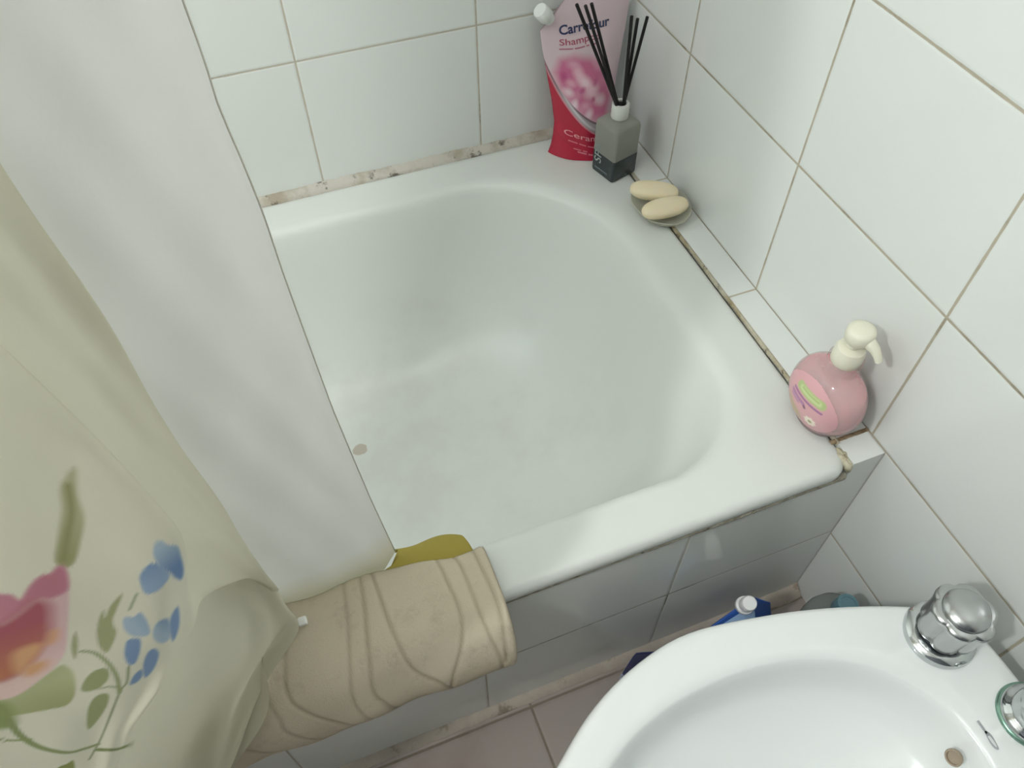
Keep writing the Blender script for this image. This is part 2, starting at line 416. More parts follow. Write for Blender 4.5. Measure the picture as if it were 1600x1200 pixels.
# ------------------------------------------------------------------ bath mat over the rim
prof = np.array([(-.6425, .0075), (-.6475, .0130), (-.655, .0160), (-.668, .0180), (-.69, .0185), (-.712, .0145), (-.730, .000), (-.742, -.028), (-.745, -.060), (-.738, -.090), (-.725, -.110), (-.7145, -.118)])
pp = catmull(prof, 14)
s = np.concatenate([[0], np.cumsum(np.hypot(*np.diff(pp, axis=0).T))])
ns = 96; ts = np.linspace(0, s[-1], ns); pp = np.c_[np.interp(ts, s, pp[:, 0]), np.interp(ts, s, pp[:, 1])]
tg = np.gradient(pp, axis=0); tg /= np.linalg.norm(tg, axis=1)[:, None]; nr = np.c_[tg[:, 1], -tg[:, 0]]
nr *= np.sign((nr @ np.array([-.3, 1.0])).mean())
if nr[40, 1] < 0: nr = -nr
xs = np.concatenate([np.linspace(-.4665, -.4715, 6), np.linspace(-.4735, -.88, 200)])
S, X = np.meshgrid(ts - .012, xs)
GR = dict(A=[(-.516, -.01), (-.5148, .0141), (-.5124, .0551), (-.521, .0914), (-.5345, .1283), (-.54, .16)],
          B=[(-.499, -.01), (-.4956, .0115), (-.4941, .0651), (-.487, .1102), (-.4846, .1269), (-.484, .16)],
          C=[(-.4784, -.01), (-.4774, .0158), (-.475, .0588), (-.4779, .0978), (-.480, .135)],
          D=[(-.582, -.01), (-.5806, .0153), (-.5782, .0538), (-.5707, .092), (-.5499, .1294), (-.536, .17)],
          E=[(-.594, -.01), (-.5967, .0133), (-.6052, .0597), (-.6114, .1021), (-.6047, .1286), (-.596, .17)],
          F=[(-.611, -.01), (-.6143, .0138), (-.6217, .0536), (-.6307, .0944), (-.6284, .1271), (-.62, .17)],
          G=[(-.668, .012), (-.6792, .0376), (-.6849, .073), (-.6746, .0992), (-.6502, .1341), (-.635, .17)],
          H=[(-.705, .06), (-.6993, .0924), (-.6991, .112), (-.6855, .1406), (-.672, .17)],
          I=[(-.735, -.01), (-.745, .06), (-.74, .11), (-.715, .16)], J=[(-.80, -.01), (-.79, .07), (-.81, .16)])
pts = np.c_[X.ravel(), S.ravel()]
gr = np.zeros(len(pts))
for k, l in GR.items():
    d = line_d(pts, catmull(l, 6)); gr = np.maximum(gr, np.exp(-(d / .0019) ** 2) * (.8 if k in 'FHI' else 1))
gr = gr.reshape(S.shape)
edge = np.clip((-.4665 - X) / .005, 0, 1); edge = np.sqrt(1 - (1 - edge) ** 2)
wave = .0014 * np.sin(X * 41 + S * 19) + .0011 * np.sin(X * 83 - S * 31 + 1)
lap = np.where(X < -.70, -.004 * np.clip((-.70 - X) / .08, 0, 1), 0)
inn_ = .0125 * np.clip((-.505 - X) / .075, 0, 1) * np.clip(1 - (S + .012) / .034, 0, 1) * np.clip((X + .70) / .02, 0, 1); dropz = -.30 * inn_
off = -.0017 * gr + wave + (edge - 1) * .005
# the loose left end sags lower down the tub face
Yo = pp[None, :, 0] + nr[None, :, 0] * off + inn_; Zo = pp[None, :, 1] + nr[None, :, 1] * off + dropz
th = .0075 * (.35 + .65 * edge) * (.45 + .55 * np.clip(S / .03 + .45, 0, 1))
Yi = pp[None, :, 0] - nr[None, :, 0] * th + inn_; Zi = pp[None, :, 1] - nr[None, :, 1] * th + dropz
ring = np.concatenate([np.dstack([X, Yo, Zo]), np.dstack([X, Yi, Zi])[:, ::-1]], axis=1)
Mmat = mat('beige_cotton', 'b5a893', .95, spec=.1); n = NT(Mmat); vec, _ = n.coords()
a_ = n.new('ShaderNodeVertexColor', layer_name='Col')
st = n.math('MULTIPLY', n.ss(n.noise(vec, 38, 6, .75), .52, .72), .28)
n.link(n.mix(st, a_.outputs[0], L4('8e8069')), n.bsdf.inputs['Base Color']); n.bump(n.noise(vec, 520, 3, .7), .5, .0016)
V, F = loft(ring)
bm_ = tag(mesh_obj('bath_mat', V, F, Mmat, loc=(-.62, -.70, 0)), 'beige grooved bath mat draped over the front rim of the tub', 'bath mat')
C = np.tile(np.array(lin('cbc0aa')), (len(V), 1)); g2 = np.concatenate([gr, np.zeros_like(gr)], 1).ravel()
paint(C, g2 * .45, '8f8068'); setcol(bm_, C)

# ------------------------------------------------------------------ yellow cloth hanging inside the rim under the mat
us = np.linspace(0, 1, 40); P = []
yp = catmull([(-.690, .0045), (-.664, .0035), (-.646, .0024), (-.638, .0020), (-.628, .0004), (-.616, -.0065), (-.606, -.0140), (-.599, -.0235), (-.595, -.034)], 8)
for i, x in enumerate(us):
    row = []
    for j, (y, z) in enumerate(yp):
        t = j / (len(yp) - 1); k = .62 + .38 * min(1, x * 1.8); k = k * k * (3 - 2 * k)
        if j > 16: y, z = yp[16][0] + (y - yp[16][0]) * k, yp[16][1] + (z - yp[16][1]) * k
        xr = -.476 - .008 * t * t; xl = float(np.interp(t, [0, .40, .5, .6, .75, .9, 1], [-.588, -.588, -.561, -.5515, -.5488, -.559, -.564])); xx = xr + (xl - xr) * x
        row.append((xx, y + .003 * math.sin(x * 6 + 1) * t, z + .0015 * math.sin(x * 5) * t))
    P.append(row)
P = np.array(P); Q = P.copy(); Q[:, :, 2] -= .0012; Q[:, :, 1] -= .0008
ringy = np.concatenate([P, Q[:, ::-1]], axis=1)
My = attr_mat('yellow_cloth', .7, .25, .3)
yc = tag(mesh_obj('yellow_cloth', *loft(ringy), My, loc=(-.55, -.64, 0)), 'olive yellow cloth hanging into the tub from under the beige mat', 'cloth')
setcol(yc, np.tile(np.array(lin('b3a34c')), (len(yc.data.vertices), 1)))

# ------------------------------------------------------------------ shower curtain
CC = [
 [(1.5, -.605, -.645), (.5787, -.5804, -.602), (.55, -.5796, -.602), (.523, -.5803, -.602), (.484, -.5771, -.602), (.449, -.5752, -.602), (.404, -.5749, -.602), (.3615, -.5738, -.602), (.2474, -.5704, -.602), (.1514, -.5648, -.602), (.1, -.5615, -.604), (.07, -.559, -.606), (-.003, -.5525, -.6125)],
 [(1.5, -.63, -.675), (.60, -.610, -.626), (.3, -.602, -.622), (.1, -.590, -.617), (-.026, -.580, -.6215)],
 [(1.5, -.66, -.69), (.60, -.645, -.642), (.3, -.638, -.634), (.1, -.630, -.628), (-.026, -.627, -.6225)],
 [(1.5, -.69, -.70), (.60, -.685, -.650), (.3, -.680, -.637), (.1, -.674, -.630), (-.026, -.670, -.6225)],
 [(1.5, -.72, -.70), (.60, -.715, -.652), (.3, -.710, -.641), (.1, -.705, -.634), (-.020, -.702, -.624)],
 [(1.5, -.725, -.713), (.60, -.700, -.664), (.3, -.697, -.656), (.1, -.694, -.648), (.046, -.692, -.644), (.036, -.698, -.655)],
 [(1.5, -.735, -.715), (.60, -.669, -.669), (.33, -.666, -.669), (.1, -.660, -.668), (.05, -.657, -.668), (.032, -.658, -.672), (.034, -.698, -.686), (.030, -.702, -.712), (.022, -.703, -.733)],
 [(1.5, -.75, -.712), (.60, -.680, -.684), (.33, -.668, -.688), (.22, -.657, -.697), (.18, -.653, -.700), (.168, -.655, -.697), (.155, -.665, -.681), (.1, -.672, -.677), (.045, -.685, -.681), (.033, -.712, -.700), (.026, -.722, -.733), (.004, -.742, -.758), (-.03, -.772, -.768), (-.07, -.80, -.768)],
 [(1.5, -.76, -.71), (.60, -.690, -.70), (.40, -.680, -.706), (.30, -.668, -.716), (.255, -.659, -.722), (.243, -.659, -.720), (.228, -.672, -.690), (.17, -.685, -.682), (.1, -.695, -.684), (.05, -.715, -.700), (.028, -.742, -.738), (-.01, -.765, -.766), (-.06, -.80, -.770), (-.13, -.85, -.769)],
 [(1.5, -.78, -.70), (.60, -.705, -.715), (.40, -.690, -.738), (.34, -.676, -.757), (.318, -.672, -.760), (.305, -.674, -.757), (.285, -.700, -.715), (.2, -.722, -.706), (.1, -.745, -.712), (.03, -.775, -.740), (-.01, -.80, -.768), (-.06, -.83, -.774), (-.13, -.88, -.777)],
 [(1.5, -.80, -.69), (.60, -.70, -.728), (.48, -.674, -.748), (.40, -.658, -.770), (.34, -.676, -.778), (.31, -.689, -.781), (.277, -.715, -.784), (.246, -.737, -.784), (.15, -.783, -.785), (.1, -.806, -.787), (.05, -.83, -.79), (-.13, -.90, -.79)],
 [(1.5, -.82, -.685), (.60, -.715, -.74), (.48, -.69, -.765), (.40, -.675, -.783), (.34, -.695, -.79), (.29, -.717, -.792), (.246, -.75, -.793), (.15, -.797, -.793), (.1, -.82, -.795), (.05, -.845, -.797), (-.13, -.92, -.795)],
 [(1.5, -.86, -.69), (.60, -.74, -.755), (.48, -.722, -.778), (.4, -.715, -.787), (.3, -.745, -.79), (.2, -.79, -.79), (.1, -.843, -.79), (.05, -.87, -.79), (-.13, -.95, -.79)],
 [(1.5, -.90, -.70), (.60, -.78, -.765), (.4, -.77, -.785), (.3, -.79, -.787), (.2, -.83, -.787), (.1, -.883, -.786), (.05, -.91, -.785), (-.13, -.99, -.785)],
 [(1.5, -.93, -.71), (.60, -.84, -.765), (.4, -.84, -.78), (.2, -.89, -.785), (.1, -.93, -.784), (-.13, -1.03, -.78)],
 [(1.5, -.96, -.69), (.60, -.90, -.75), (.3, -.91, -.765), (.1, -.96, -.767), (-.13, -1.05, -.77)],
 [(1.5, -1.00, -.71), (.60, -.96, -.73), (.1, -1.0, -.745), (-.13, -1.08, -.75)],
 [(1.5, -1.04, -.70), (.60, -1.02, -.72), (.1, -1.05, -.725), (-.13, -1.1, -.73)]]
ZE = [.2] * 6 + [.13, .175, .249, .312, .312, .31, .30, .30, .30, .30, .30, .30]     # height of the fold edge, column by column
def levels(ze): return np.concatenate([np.linspace(1.5, .64, 200, endpoint=False), np.linspace(.64, ze, 200, endpoint=False), np.linspace(ze, .1, 130)])
zA = levels(.31)
nB = 60
cols = []
for ci, c in enumerate(CC):
    zA = levels(ZE[ci]); a = np.array(c); za = a[:, 0]; k = [i for i in range(len(a)) if za[i] <= .1001][0]
    xA = np.interp(-zA, -za[:k + 1], a[:k + 1, 1]); yA = np.interp(-zA, -za[:k + 1], a[:k + 1, 2])
    b = a[k:]; d = np.concatenate([[0], np.cumsum(np.linalg.norm(np.diff(b, axis=0), axis=1))])
    t = np.linspace(0, d[-1], nB + 1)[1:]
    B = np.c_[np.interp(t, d, b[:, 1]), np.interp(t, d, b[:, 2]), np.interp(t, d, b[:, 0])]
    cols.append(np.concatenate([np.c_[xA, yA, zA], B]))
cols = np.array(cols)
def smooth_rows(a, lo, w):
    out = a.copy(); k = np.exp(-np.linspace(-2, 2, 2 * w + 1) ** 2); k /= k.sum()
    pad = np.concatenate([2 * a[:, :1] - a[:, w:0:-1], a, 2 * a[:, -1:] - a[:, -2:-w - 2:-1]], axis=1)
    for i in range(a.shape[0]):
        for j in range(3): out[i, :, j] = np.convolve(pad[i, :, j], k, 'valid')
    out[:, :lo] = a[:, :lo]; return out
A_ = smooth_rows(cols[:, :len(zA)], 0, 16); A2 = smooth_rows(cols[:, :len(zA)], 0, 4); low = levels(.31) < .36; A_[7:11, low] = A2[7:11, low]; A_[0] = A2[0]; B_ = smooth_rows(cols[:, len(zA) - 1:], 0, 4)[:, 1:]
cols = np.concatenate([A_, B_], axis=1)
den = [14] * 5 + [16, 18, 24, 24, 26, 26, 34, 38, 16, 8, 6, 6]
rows, tcol = [], []
for i in range(len(CC) - 1):
    g = lambda k: cols[min(max(i + k, 0), len(CC) - 1)]
    p0, p1, p2, p3 = g(-1), g(0), g(1), g(2)
    for k in range(den[i]):
        t = k / den[i]; tcol.append(i + t)
        rows.append(.5 * (2 * p1 + (p2 - p0) * t + (2 * p0 - 5 * p1 + 4 * p2 - p3) * t * t + (3 * p1 - p0 - 3 * p2 + p3) * t ** 3))
rows.append(cols[-1]); tcol.append(len(CC) - 1)
G = np.array(rows); tcol = np.array(tcol)
# faint creases of the cloth
dg = np.gradient(G, axis=0); nrm = np.dstack([dg[:, :, 1], -dg[:, :, 0], np.zeros(G.shape[:2])]); nrm /= np.linalg.norm(nrm, axis=2)[:, :, None] + 1e-9
TT, ZZ = np.meshgrid(tcol, np.arange(G.shape[1]), indexing='ij')
cre = .0016 * np.sin(TT * 2.3 + G[:, :, 2] * 14) * np.sin(G[:, :, 2] * 23 + TT) + .0008 * np.sin(TT * 6.1 - G[:, :, 2] * 31)
cre *= np.clip((TT - .2) / .6, 0, 1)
G = G + nrm * cre[:, :, None]
V, F = grid(G)
Mcur = attr_mat('curtain_cloth', .75, .46, .25, .25)
cur = thing('shower_curtain', 'cream shower curtain printed with a pink rose, hanging over the tub front', 'shower curtain', (-.75, -.70, -.1))
sheet = mesh_obj('curtain_sheet', V, F, Mcur, cur)
C = np.tile(np.array(lin('d6d2c0')), (len(V), 1))
tv = TT.ravel(); zv = V[:, 2]
paint(C, np.clip((5.6 - tv) / .5, 0, 1), 'e8e6e2')                 # same cloth, painted whiter to carry the light on the inner end panel
paint(C, np.clip(1 - np.abs(tv - .11) / .035, 0, 1) * .30, 'a9a49a')   # stitched hem line
paint(C, np.clip((.04 - zv) / .05, 0, 1) * (tv < 5) * .45, 'c3b56b')     # mildew yellow along the hem
FLOWER = {
    'leaf_up': [(-670.6, 495.7), (-676.6, 479.6), (-681.1, 462.2), (-689.4, 445.9), (-699.7, 429.5), (-703.9, 435.5), (-694.7, 454.7), (-685.8, 472.3), (-681.2, 484.7), (-676.0, 491.9)],
    'leaf_vein': [(-677.3, 486.5), (-683.5, 468.5), (-692.8, 450.9), (-700.6, 435.7)],
    'rose': [(-704.2, 432.0), (-703.3, 427.0), (-709.0, 410.4), (-721.6, 381.7), (-734.4, 354.5), (-745.3, 341.1), (-755.9, 333.2), (-767.3, 325.9), (-775.5, 323.5), (-784.1, 328.7), (-788.4, 337.8), (-742.2, 429.7), (-731.1, 423.5), (-729.0, 420.6), (-728.1, 415.1), (-719.8, 424.0), (-713.4, 428.6), (-709.2, 428.5)],
    'rose_in': [(-720.9, 401.6), (-727.0, 386.7), (-734.3, 372.0), (-740.1, 366.4), (-751.4, 354.2), (-761.7, 346.6), (-770.3, 345.0), (-779.2, 350.5), (-753.6, 401.8), (-743.9, 400.2), (-734.9, 404.3), (-726.2, 409.9), (-721.8, 409.6)],
    'rose_top': [(-704.2, 432.0), (-703.3, 427.0), (-709.4, 410.7), (-717.2, 408.0), (-721.1, 411.3), (-726.2, 409.9), (-734.9, 404.3), (-743.9, 400.2), (-753.6, 401.8), (-742.2, 429.7), (-731.1, 423.5), (-729.0, 420.6), (-728.1, 415.1), (-719.8, 424.0), (-713.4, 428.6), (-709.2, 428.5)],
    'orange': [(-753.4, 368.5), (-742.5, 371.7), (-740.1, 366.4), (-751.4, 354.2), (-760.7, 348.7)],
    'orange2': [(-731.4, 377.5), (-728.3, 377.2), (-732.9, 367.7), (-737.6, 366.7)],
    'orange3': [(-754.6, 351.4), (-745.9, 351.3), (-748.0, 344.1), (-757.0, 339.6), (-759.8, 344.4)],
    'leafmass': [(-741.2, 336.5), (-742.6, 324.7), (-751.3, 302.6), (-760.5, 290.9), (-768.3, 293.1), (-783.1, 300.7), (-796.7, 311.2), (-786.5, 331.8), (-775.0, 324.6), (-763.3, 328.1), (-751.9, 335.3), (-742.8, 340.0)],
    'leafdark': [(-789.8, 325.1), (-779.5, 319.3), (-784.3, 298.2), (-791.5, 287.3), (-802.7, 299.1)],
    'stem': [(-788.0, 299.2), (-793.8, 273.0), (-794.7, 246.0), (-788.9, 224.0), (-779.6, 219.8), (-772.5, 219.1)],
    'stem2': [(-775.7, 211.0), (-768.6, 199.8), (-759.3, 198.9)],
    'stem3': [(-805.2, 281.0), (-799.5, 270.2), (-793.0, 262.6)],
    'vine': [(-785.5, 199.3), (-766.5, 227.9), (-734.8, 282.3), (-727.1, 292.2), (-718.8, 311.6)],
    'vine2': [(-729.4, 347.7), (-725.3, 340.3), (-725.1, 322.1), (-728.7, 301.5), (-734.8, 282.3)],
    'vine3': [(-732.3, 289.0), (-735.6, 294.9), (-741.2, 297.8)],
    'la': [(-747.1, 304.9), (-738.9, 316.9), (-731.9, 321.1), (-727.9, 317.7), (-732.1, 305.5), (-739.9, 298.2), (-746.4, 298.5)],
    'lb': [(-766.6, 247.3), (-757.7, 270.7), (-748.7, 285.8), (-742.2, 289.5), (-739.9, 284.6), (-745.8, 271.8), (-756.0, 257.5)],
    'lc': [(-692.1, 391.1), (-700.1, 377.7), (-706.2, 367.1), (-708.7, 355.2), (-715.2, 343.7), (-721.0, 336.7), (-720.8, 346.4), (-715.8, 362.2), (-709.3, 375.5), (-705.2, 381.0), (-707.2, 373.5), (-700.8, 383.5)],
    'bud': [(-723.3, 369.6), (-725.7, 360.4), (-732.2, 346.0), (-735.1, 342.1), (-732.3, 352.3), (-727.8, 362.5)],
    'p1': [(-668.2, 418.1), (-664.9, 425.2), (-661.7, 426.4), (-660.4, 420.8), (-657.3, 417.5), (-658.7, 408.7), (-661.7, 395.0), (-665.6, 386.1), (-667.4, 389.6), (-667.7, 396.2), (-669.5, 402.3), (-669.5, 410.4)],
    'p2': [(-681.2, 398.9), (-677.1, 406.1), (-671.6, 409.7), (-669.3, 405.6), (-668.7, 394.7), (-673.8, 386.8), (-680.3, 382.2), (-683.7, 385.1)],
    'pst': [(-687.0, 386.7), (-695.4, 373.4)],
    'p3': [(-702.5, 363.6), (-699.5, 367.7), (-696.5, 364.9), (-692.7, 366.9), (-692.7, 360.0), (-693.8, 352.5), (-696.1, 342.9), (-699.3, 340.0), (-703.9, 344.6), (-705.0, 353.0)],
    'p4': [(-713.2, 332.3), (-707.9, 342.5), (-702.8, 338.9), (-707.3, 326.1), (-714.2, 313.5), (-717.7, 313.2), (-716.8, 321.4)],
    'p5': [(-695.0, 341.8), (-689.9, 350.2), (-685.2, 351.6), (-684.8, 346.8), (-690.7, 328.3), (-695.7, 325.5), (-697.4, 331.9)],
    'p6': [(-681.8, 352.6), (-675.7, 359.7), (-682.2, 338.4), (-690.4, 323.3), (-687.8, 337.8)],
    'p7': [(-712.2, 307.8), (-705.1, 320.6), (-700.8, 322.0), (-701.5, 313.4), (-709.7, 298.0), (-717.5, 290.4)],
    'p8': [(-726.9, 288.2), (-721.0, 298.1), (-715.4, 302.6), (-716.9, 295.3), (-722.3, 288.4)],
    'lbot': [(-803.5, 204.1), (-796.4, 206.2), (-792.2, 205.9), (-805.6, 174.6), (-811.6, 185.4)],
}
def front(poly, sd=.0007):
    return sd
m_ = np.where((tv > 9.6) & (zv > .1) & (zv < .56) & (V[:, 0] > -.86))[0]
# print measured on the plane y = -.785: carry it over to the folded cloth
E0 = np.array([-.5692, -1.0003, .7627]); k_ = ((-.785 - E0[1]) / (V[m_, 1] - E0[1]))[:, None]; Vq = E0 + (V[m_] - E0) * k_
pt = np.c_[Vq[:, 0] * 1000, Vq[:, 2] * 1000]; Cs = C[m_]
def fill(k, col, s=.8): paint(Cs, soft(poly_sd(pt, catmull(FLOWER[k], 5, True)), s), col)
def grad(k, col, ax, a, b, s=.8, amt=1.):
    q = pt @ np.array(ax); w = np.clip((q - a) / (b - a), 0, 1) * amt; paint(Cs, soft(poly_sd(pt, catmull(FLOWER[k], 5, True)), s) * w, col)
def stroke(k, col, w, s=.7): paint(Cs, soft(line_d(pt, catmull(FLOWER[k], 6)) - w, s), col)
fill('leafmass', 'b3b58c', 1.2); grad('leafmass', '9fa276', (0, -1), -325, -295); fill('leafdark', '8c9662', 3)
fill('leaf_up', 'b0ad8c', 1.2); grad('leaf_up', '99976f', (0, -1), -470, -435, 1.2); stroke('leaf_vein', '8b8960', 1.1, 1.6)
fill('rose', 'd3b1b2', 1.0); grad('rose', 'e3c6bd', (0, -1), -365, -335, 1.2, .9)
fill('rose_top', 'bd8490', 1.5); grad('rose_top', 'ad6c7a', (1, 0), -745, -715, 1.5, .6); fill('rose_in', 'a65e66', 4.0); grad('rose_in', 'b9785f', (0, -1), -392, -352, 3.5)
for k in ('orange', 'orange2', 'orange3'): fill(k, 'd5a37c', 3.)
stroke('stem', '8a9266', 2.0); stroke('stem2', '7d8658', 2.2); stroke('stem3', '8b9460', 1.2)
stroke('vine', '8f9473', .7); stroke('vine2', '969b74', 1.2); stroke('vine3', '969b74', .9); stroke('pst', '98a07f', .7)
for k in ('la', 'lb'): fill(k, '979b72')
fill('lc', 'a0a17a'); fill('bud', 'a0a07c'); fill('lbot', '8b9058')
for k in ('p2', 'p4', 'p7', 'p8', 'p6'): fill(k, '7d93b3')
for k in ('p1', 'p3', 'p5'): fill(k, 'a3b3c2')
grad('p1', '7088ae', (.6, -.8), -735, -718); grad('p2', '9db0c6', (.3, -.95), -590, -575, .8, .7); grad('p5', '7389ab', (1, .2), -625, -612); grad('p3', '8499b4', (1, 0), -700, -692, .8, .6)
C[m_] = Cs; setcol(sheet, C)
mesh_obj('hem', *tube([tuple(p) for p in G[0][20::8]], .0006, 8), mat('hem_thread', 'd6d2c6', .8), cur)
kp = [i for i, t in enumerate(tcol) if t >= 6][0]
TAB = (-.6555, -.6640)
mesh_obj('hem_tab', *merge(box(TAB[0] - .0045, TAB[0] + .0045, TAB[1] - .0045, TAB[1] + .0045, .0225, .0285, .0022)), mat('white_plastic', 'f2f2ee', .3), cur)['label'] = 'small white plastic tab at the hem'
structure(mesh_obj('trim_8', *tube([(XL, -.70, 1.52), (-.8, -.70, 1.52), (0, -.70, 1.52)], .0125, 20), Mchrome))   # the curtain rail, above the frame

# ------------------------------------------------------------------ shampoo pouch
def pouch_grid(nu, nv, edgeL, edgeR, ztop, ybase, ytop, bulge, gus):
    """front and back sheets of a stand-up pouch; returns function front_y(x,z) too"""
    pass
eL = np.array([(0, -.1435), (.012, -.1385), (.03, -.1345), (.05, -.1325), (.085, -.136), (.12, -.142), (.16, -.149), (.19, -.152), (.24, -.152)])
eR = np.array([(0, -.026), (.03, -.033), (.06, -.035), (.10, -.030), (.15, -.022), (.2, -.015), (.24, -.013)])
ZT = .222
def edge_y(z): return np.interp(z, [0, .04, .1, .2, .24], [-.047, -.043, -.034, -.021, -.018])
def bulge(z): return np.interp(z, [0, .02, .06, .10, .15, .19, .222], [.044, .039, .031, .024, .016, .008, .0006])
def xy_of(u, z):
    l, r = np.interp(z, eL[:, 0], eL[:, 1]), np.interp(z, eR[:, 0], eR[:, 1]); return l + (r - l) * u
def prof_u(u): return np.clip(np.sin(PI * np.clip(u, 0, 1)), 0, 1) ** .72
def pouch_y(u, z):
    crease = .0016 * np.sin(14 * u + z * 60) * np.sin(PI * u) + .0012 * np.sin(z * 120 + 3 * u) * np.sin(PI * u) ** 2
    return edge_y(z) - bulge(z) * prof_u(u) - crease * np.clip((.215 - z) / .05, 0, 1)
uu = np.linspace(0, 1, 190); zz = np.linspace(0, 1, 300)
U, T = np.meshgrid(uu, zz)
# left top corner is cut at 45 degrees for the spout, the right one a little
ztop = ZT - np.clip((.27 - U) / .27, 0, 1) * .036 - np.clip((U - .97) / .03, 0, 1) * .006
zbot = .0006 + .0 * U
Z = zbot + (ztop - zbot) * T
Xp = xy_of(U, Z); Yf = pouch_y(U, Z)
seam = np.minimum(np.minimum(U, 1 - U) / .03, (ztop - Z) / .006)
Yb = edge_y(Z) + .012 * prof_u(U) * np.clip((.2 - Z) / .1, 0, 1) * .8 + .0006
Vf, Ff = grid(np.dstack([Xp, Yf, Z])); Vb, Fb = grid(np.dstack([Xp, Yb, Z]))
bt = np.dstack([np.stack([Xp[0], Xp[0]]), np.stack([Yf[0], Yb[0]]), np.stack([Z[0], Z[0]])]); Vg, Fg = grid(bt)
po = thing('shampoo_pouch', 'pink and red shampoo refill pouch leaning in the tub corner', 'shampoo pouch', (-.085, -.06, 0))
V, F = merge((Vf, Ff), (Vb, [f[::-1] for f in Fb]), (Vg, Fg))
Mp = attr_mat('pouch_foil', .32, 0, .0, .5)
pb = mesh_obj('pouch', V, F, Mp, po)
V = np.array(V); nF = len(Vf); pt = np.c_[V[:, 0], V[:, 2]] * 1000
# the artwork was measured on a slightly nearer plane: undo with a per-point shift along the line of sight
C = np.tile(np.array(lin('d9c3c9')), (len(V), 1))
paint(C, np.clip((135 - pt[:, 1]) / 60, 0, 1) * .55, 'd6a3b6')
arc_o = catmull([(-166, 190), (-152, 153), (-142, 126), (-129, 96), (-113, 69), (-96, 49), (-76, 34), (-56, 27), (-20, 24)], 8)
arc_i = catmull([(-166, 192), (-150, 154), (-138.5, 126), (-125, 99), (-107, 76), (-90, 61), (-76, 52), (-56, 45), (-20, 42)], 8)
FL = [(-134, 128), (-126, 146), (-106, 150), (-80, 142), (-56, 118), (-46, 80), (-60, 55), (-88, 61), (-106, 76), (-124, 99)]
blob = soft(poly_sd(pt, FL), 7); paint(C, blob, 'cc6f93')
rs = np.random.default_rng(7)
for (cx_, cz_, r_, c_) in ((-101, 126, 12, 'ecc3cf'), (-112, 112, 9, 'e4b0c1'), (-92, 112, 13, 'f3dde2'), (-82, 98, 14, 'efd0d8'), (-104, 94, 11, 'd994ae'), (-70, 84, 13, 'efd6dc'), (-92, 78, 10, 'e3abbf'), (-116, 100, 9, 'f1dde2'),
                           (-62, 108, 10, 'd285a3'), (-122, 122, 8, 'b8527c'), (-96, 101, 6, 'b8527c'), (-76, 110, 6, 'bd5c84'), (-88, 66, 9, 'f2dfe6'), (-108, 82, 8, 'f3e2e8'), (-80, 86, 5, 'b54c76'), (-70, 132, 10, 'd795b0'), (-108, 138, 10, 'dda8bc')):
    q = (pt - (cx_, cz_)); an = rs.uniform(0, 3); qx = q[:, 0] * math.cos(an) + q[:, 1] * math.sin(an); qz = -q[:, 0] * math.sin(an) + q[:, 1] * math.cos(an)
    paint(C, np.clip(1.3 - np.hypot(qx / (r_ * 1.15), qz / (r_ * .8)) * 1.15, 0, 1) * .8, c_)
red = poly_sd(pt, arc_o.tolist() + [(0, 24), (0, -20), (-200, -20), (-200, 190)]); paint(C, soft(red, .6), 'b01f3c')
sil = poly_sd(pt, arc_i.tolist() + [(0, 42), (0, 24)] + arc_o[::-1].tolist()); wS = soft(sil, .6)
paint(C, wS, 'a9a3a8'); paint(C, wS * np.exp(-(line_d(pt, arc_i) / 2.2) ** 2), '5a2433'); paint(C, wS * np.exp(-(line_d(pt, arc_o) / 1.6) ** 2), 'd7828f')
paint(C, wS * np.exp(-((line_d(pt, arc_o) - 5.5) / 1.6) ** 2) * .8, 'dcd7da')
gus = np.exp(-(line_d(pt, [(-142, 46), (-122, 25), (-100, 12), (-70, 4), (-30, 8)]) / .9) ** 2); paint(C, gus * .35, '7d1328')
setcol(pb, C)
def on_pouch(word, height, x0, z0, slope, col, bold=0., name='printed_text', width=None):
    V, F = text_mesh(word, height, bold)
    k = width / V[:, 0].max() if width else 1
    x = x0 + V[:, 0] * k; z = z0 + V[:, 1] + slope * V[:, 0] * k
    l, r = np.interp(z, eL[:, 0], eL[:, 1]), np.interp(z, eR[:, 0], eR[:, 1])
    y = pouch_y((x - l) / (r - l), z) - .0006
    o = mesh_obj(name, np.c_[x, y, z], F, mat('print_' + col, col, .5), po, smooth=False); return o
def bars_on_pouch(x0, z0, slope, lens, h, col):
    parts = []; x = x0
    for L_ in lens:                      # a line of print too small to read: one dash per word
        us_ = np.linspace(x, x + L_, 8); P = []
        for dz in (0, h):
            row = []
            for xx in us_:
                z = z0 + dz + slope * (xx - x0); l, r = np.interp(z, eL[:, 0], eL[:, 1]), np.interp(z, eR[:, 0], eR[:, 1])
                row.append((xx, float(pouch_y((xx - l) / (r - l), z)) - .0006, z))
            P.append(row)
        parts.append(grid(P)); x += L_ + .0022
    return mesh_obj('printed_line', *merge(*parts), mat('line_' + col, col, .5), po, smooth=False)
on_pouch('Carrefour', .0120, -.1265, .1795, .0, '343a5e', .035, width=.0775)
on_pouch('Shampoo', .0085, -.127, .1655, -.0, 'a8465a', .006, width=.064)
bars_on_pouch(-.127, .1595, 0, [.019, .016, .005, .012], .0017, 'b0667c')
on_pouch('Ceramide', .0085, -.124, .0365, -.22, 'e6a7ad', .004, width=.068)
bars_on_pouch(-.119, .0275, -.26, [.012, .009, .014, .008], .0016, 'd4808c')
bars_on_pouch(-.113, .0165, -.2, [.010, .006], .0018, 'cf7480')
bars_on_pouch(-.108, .0120, -.2, [.012, .016], .0022, 'd4808c')
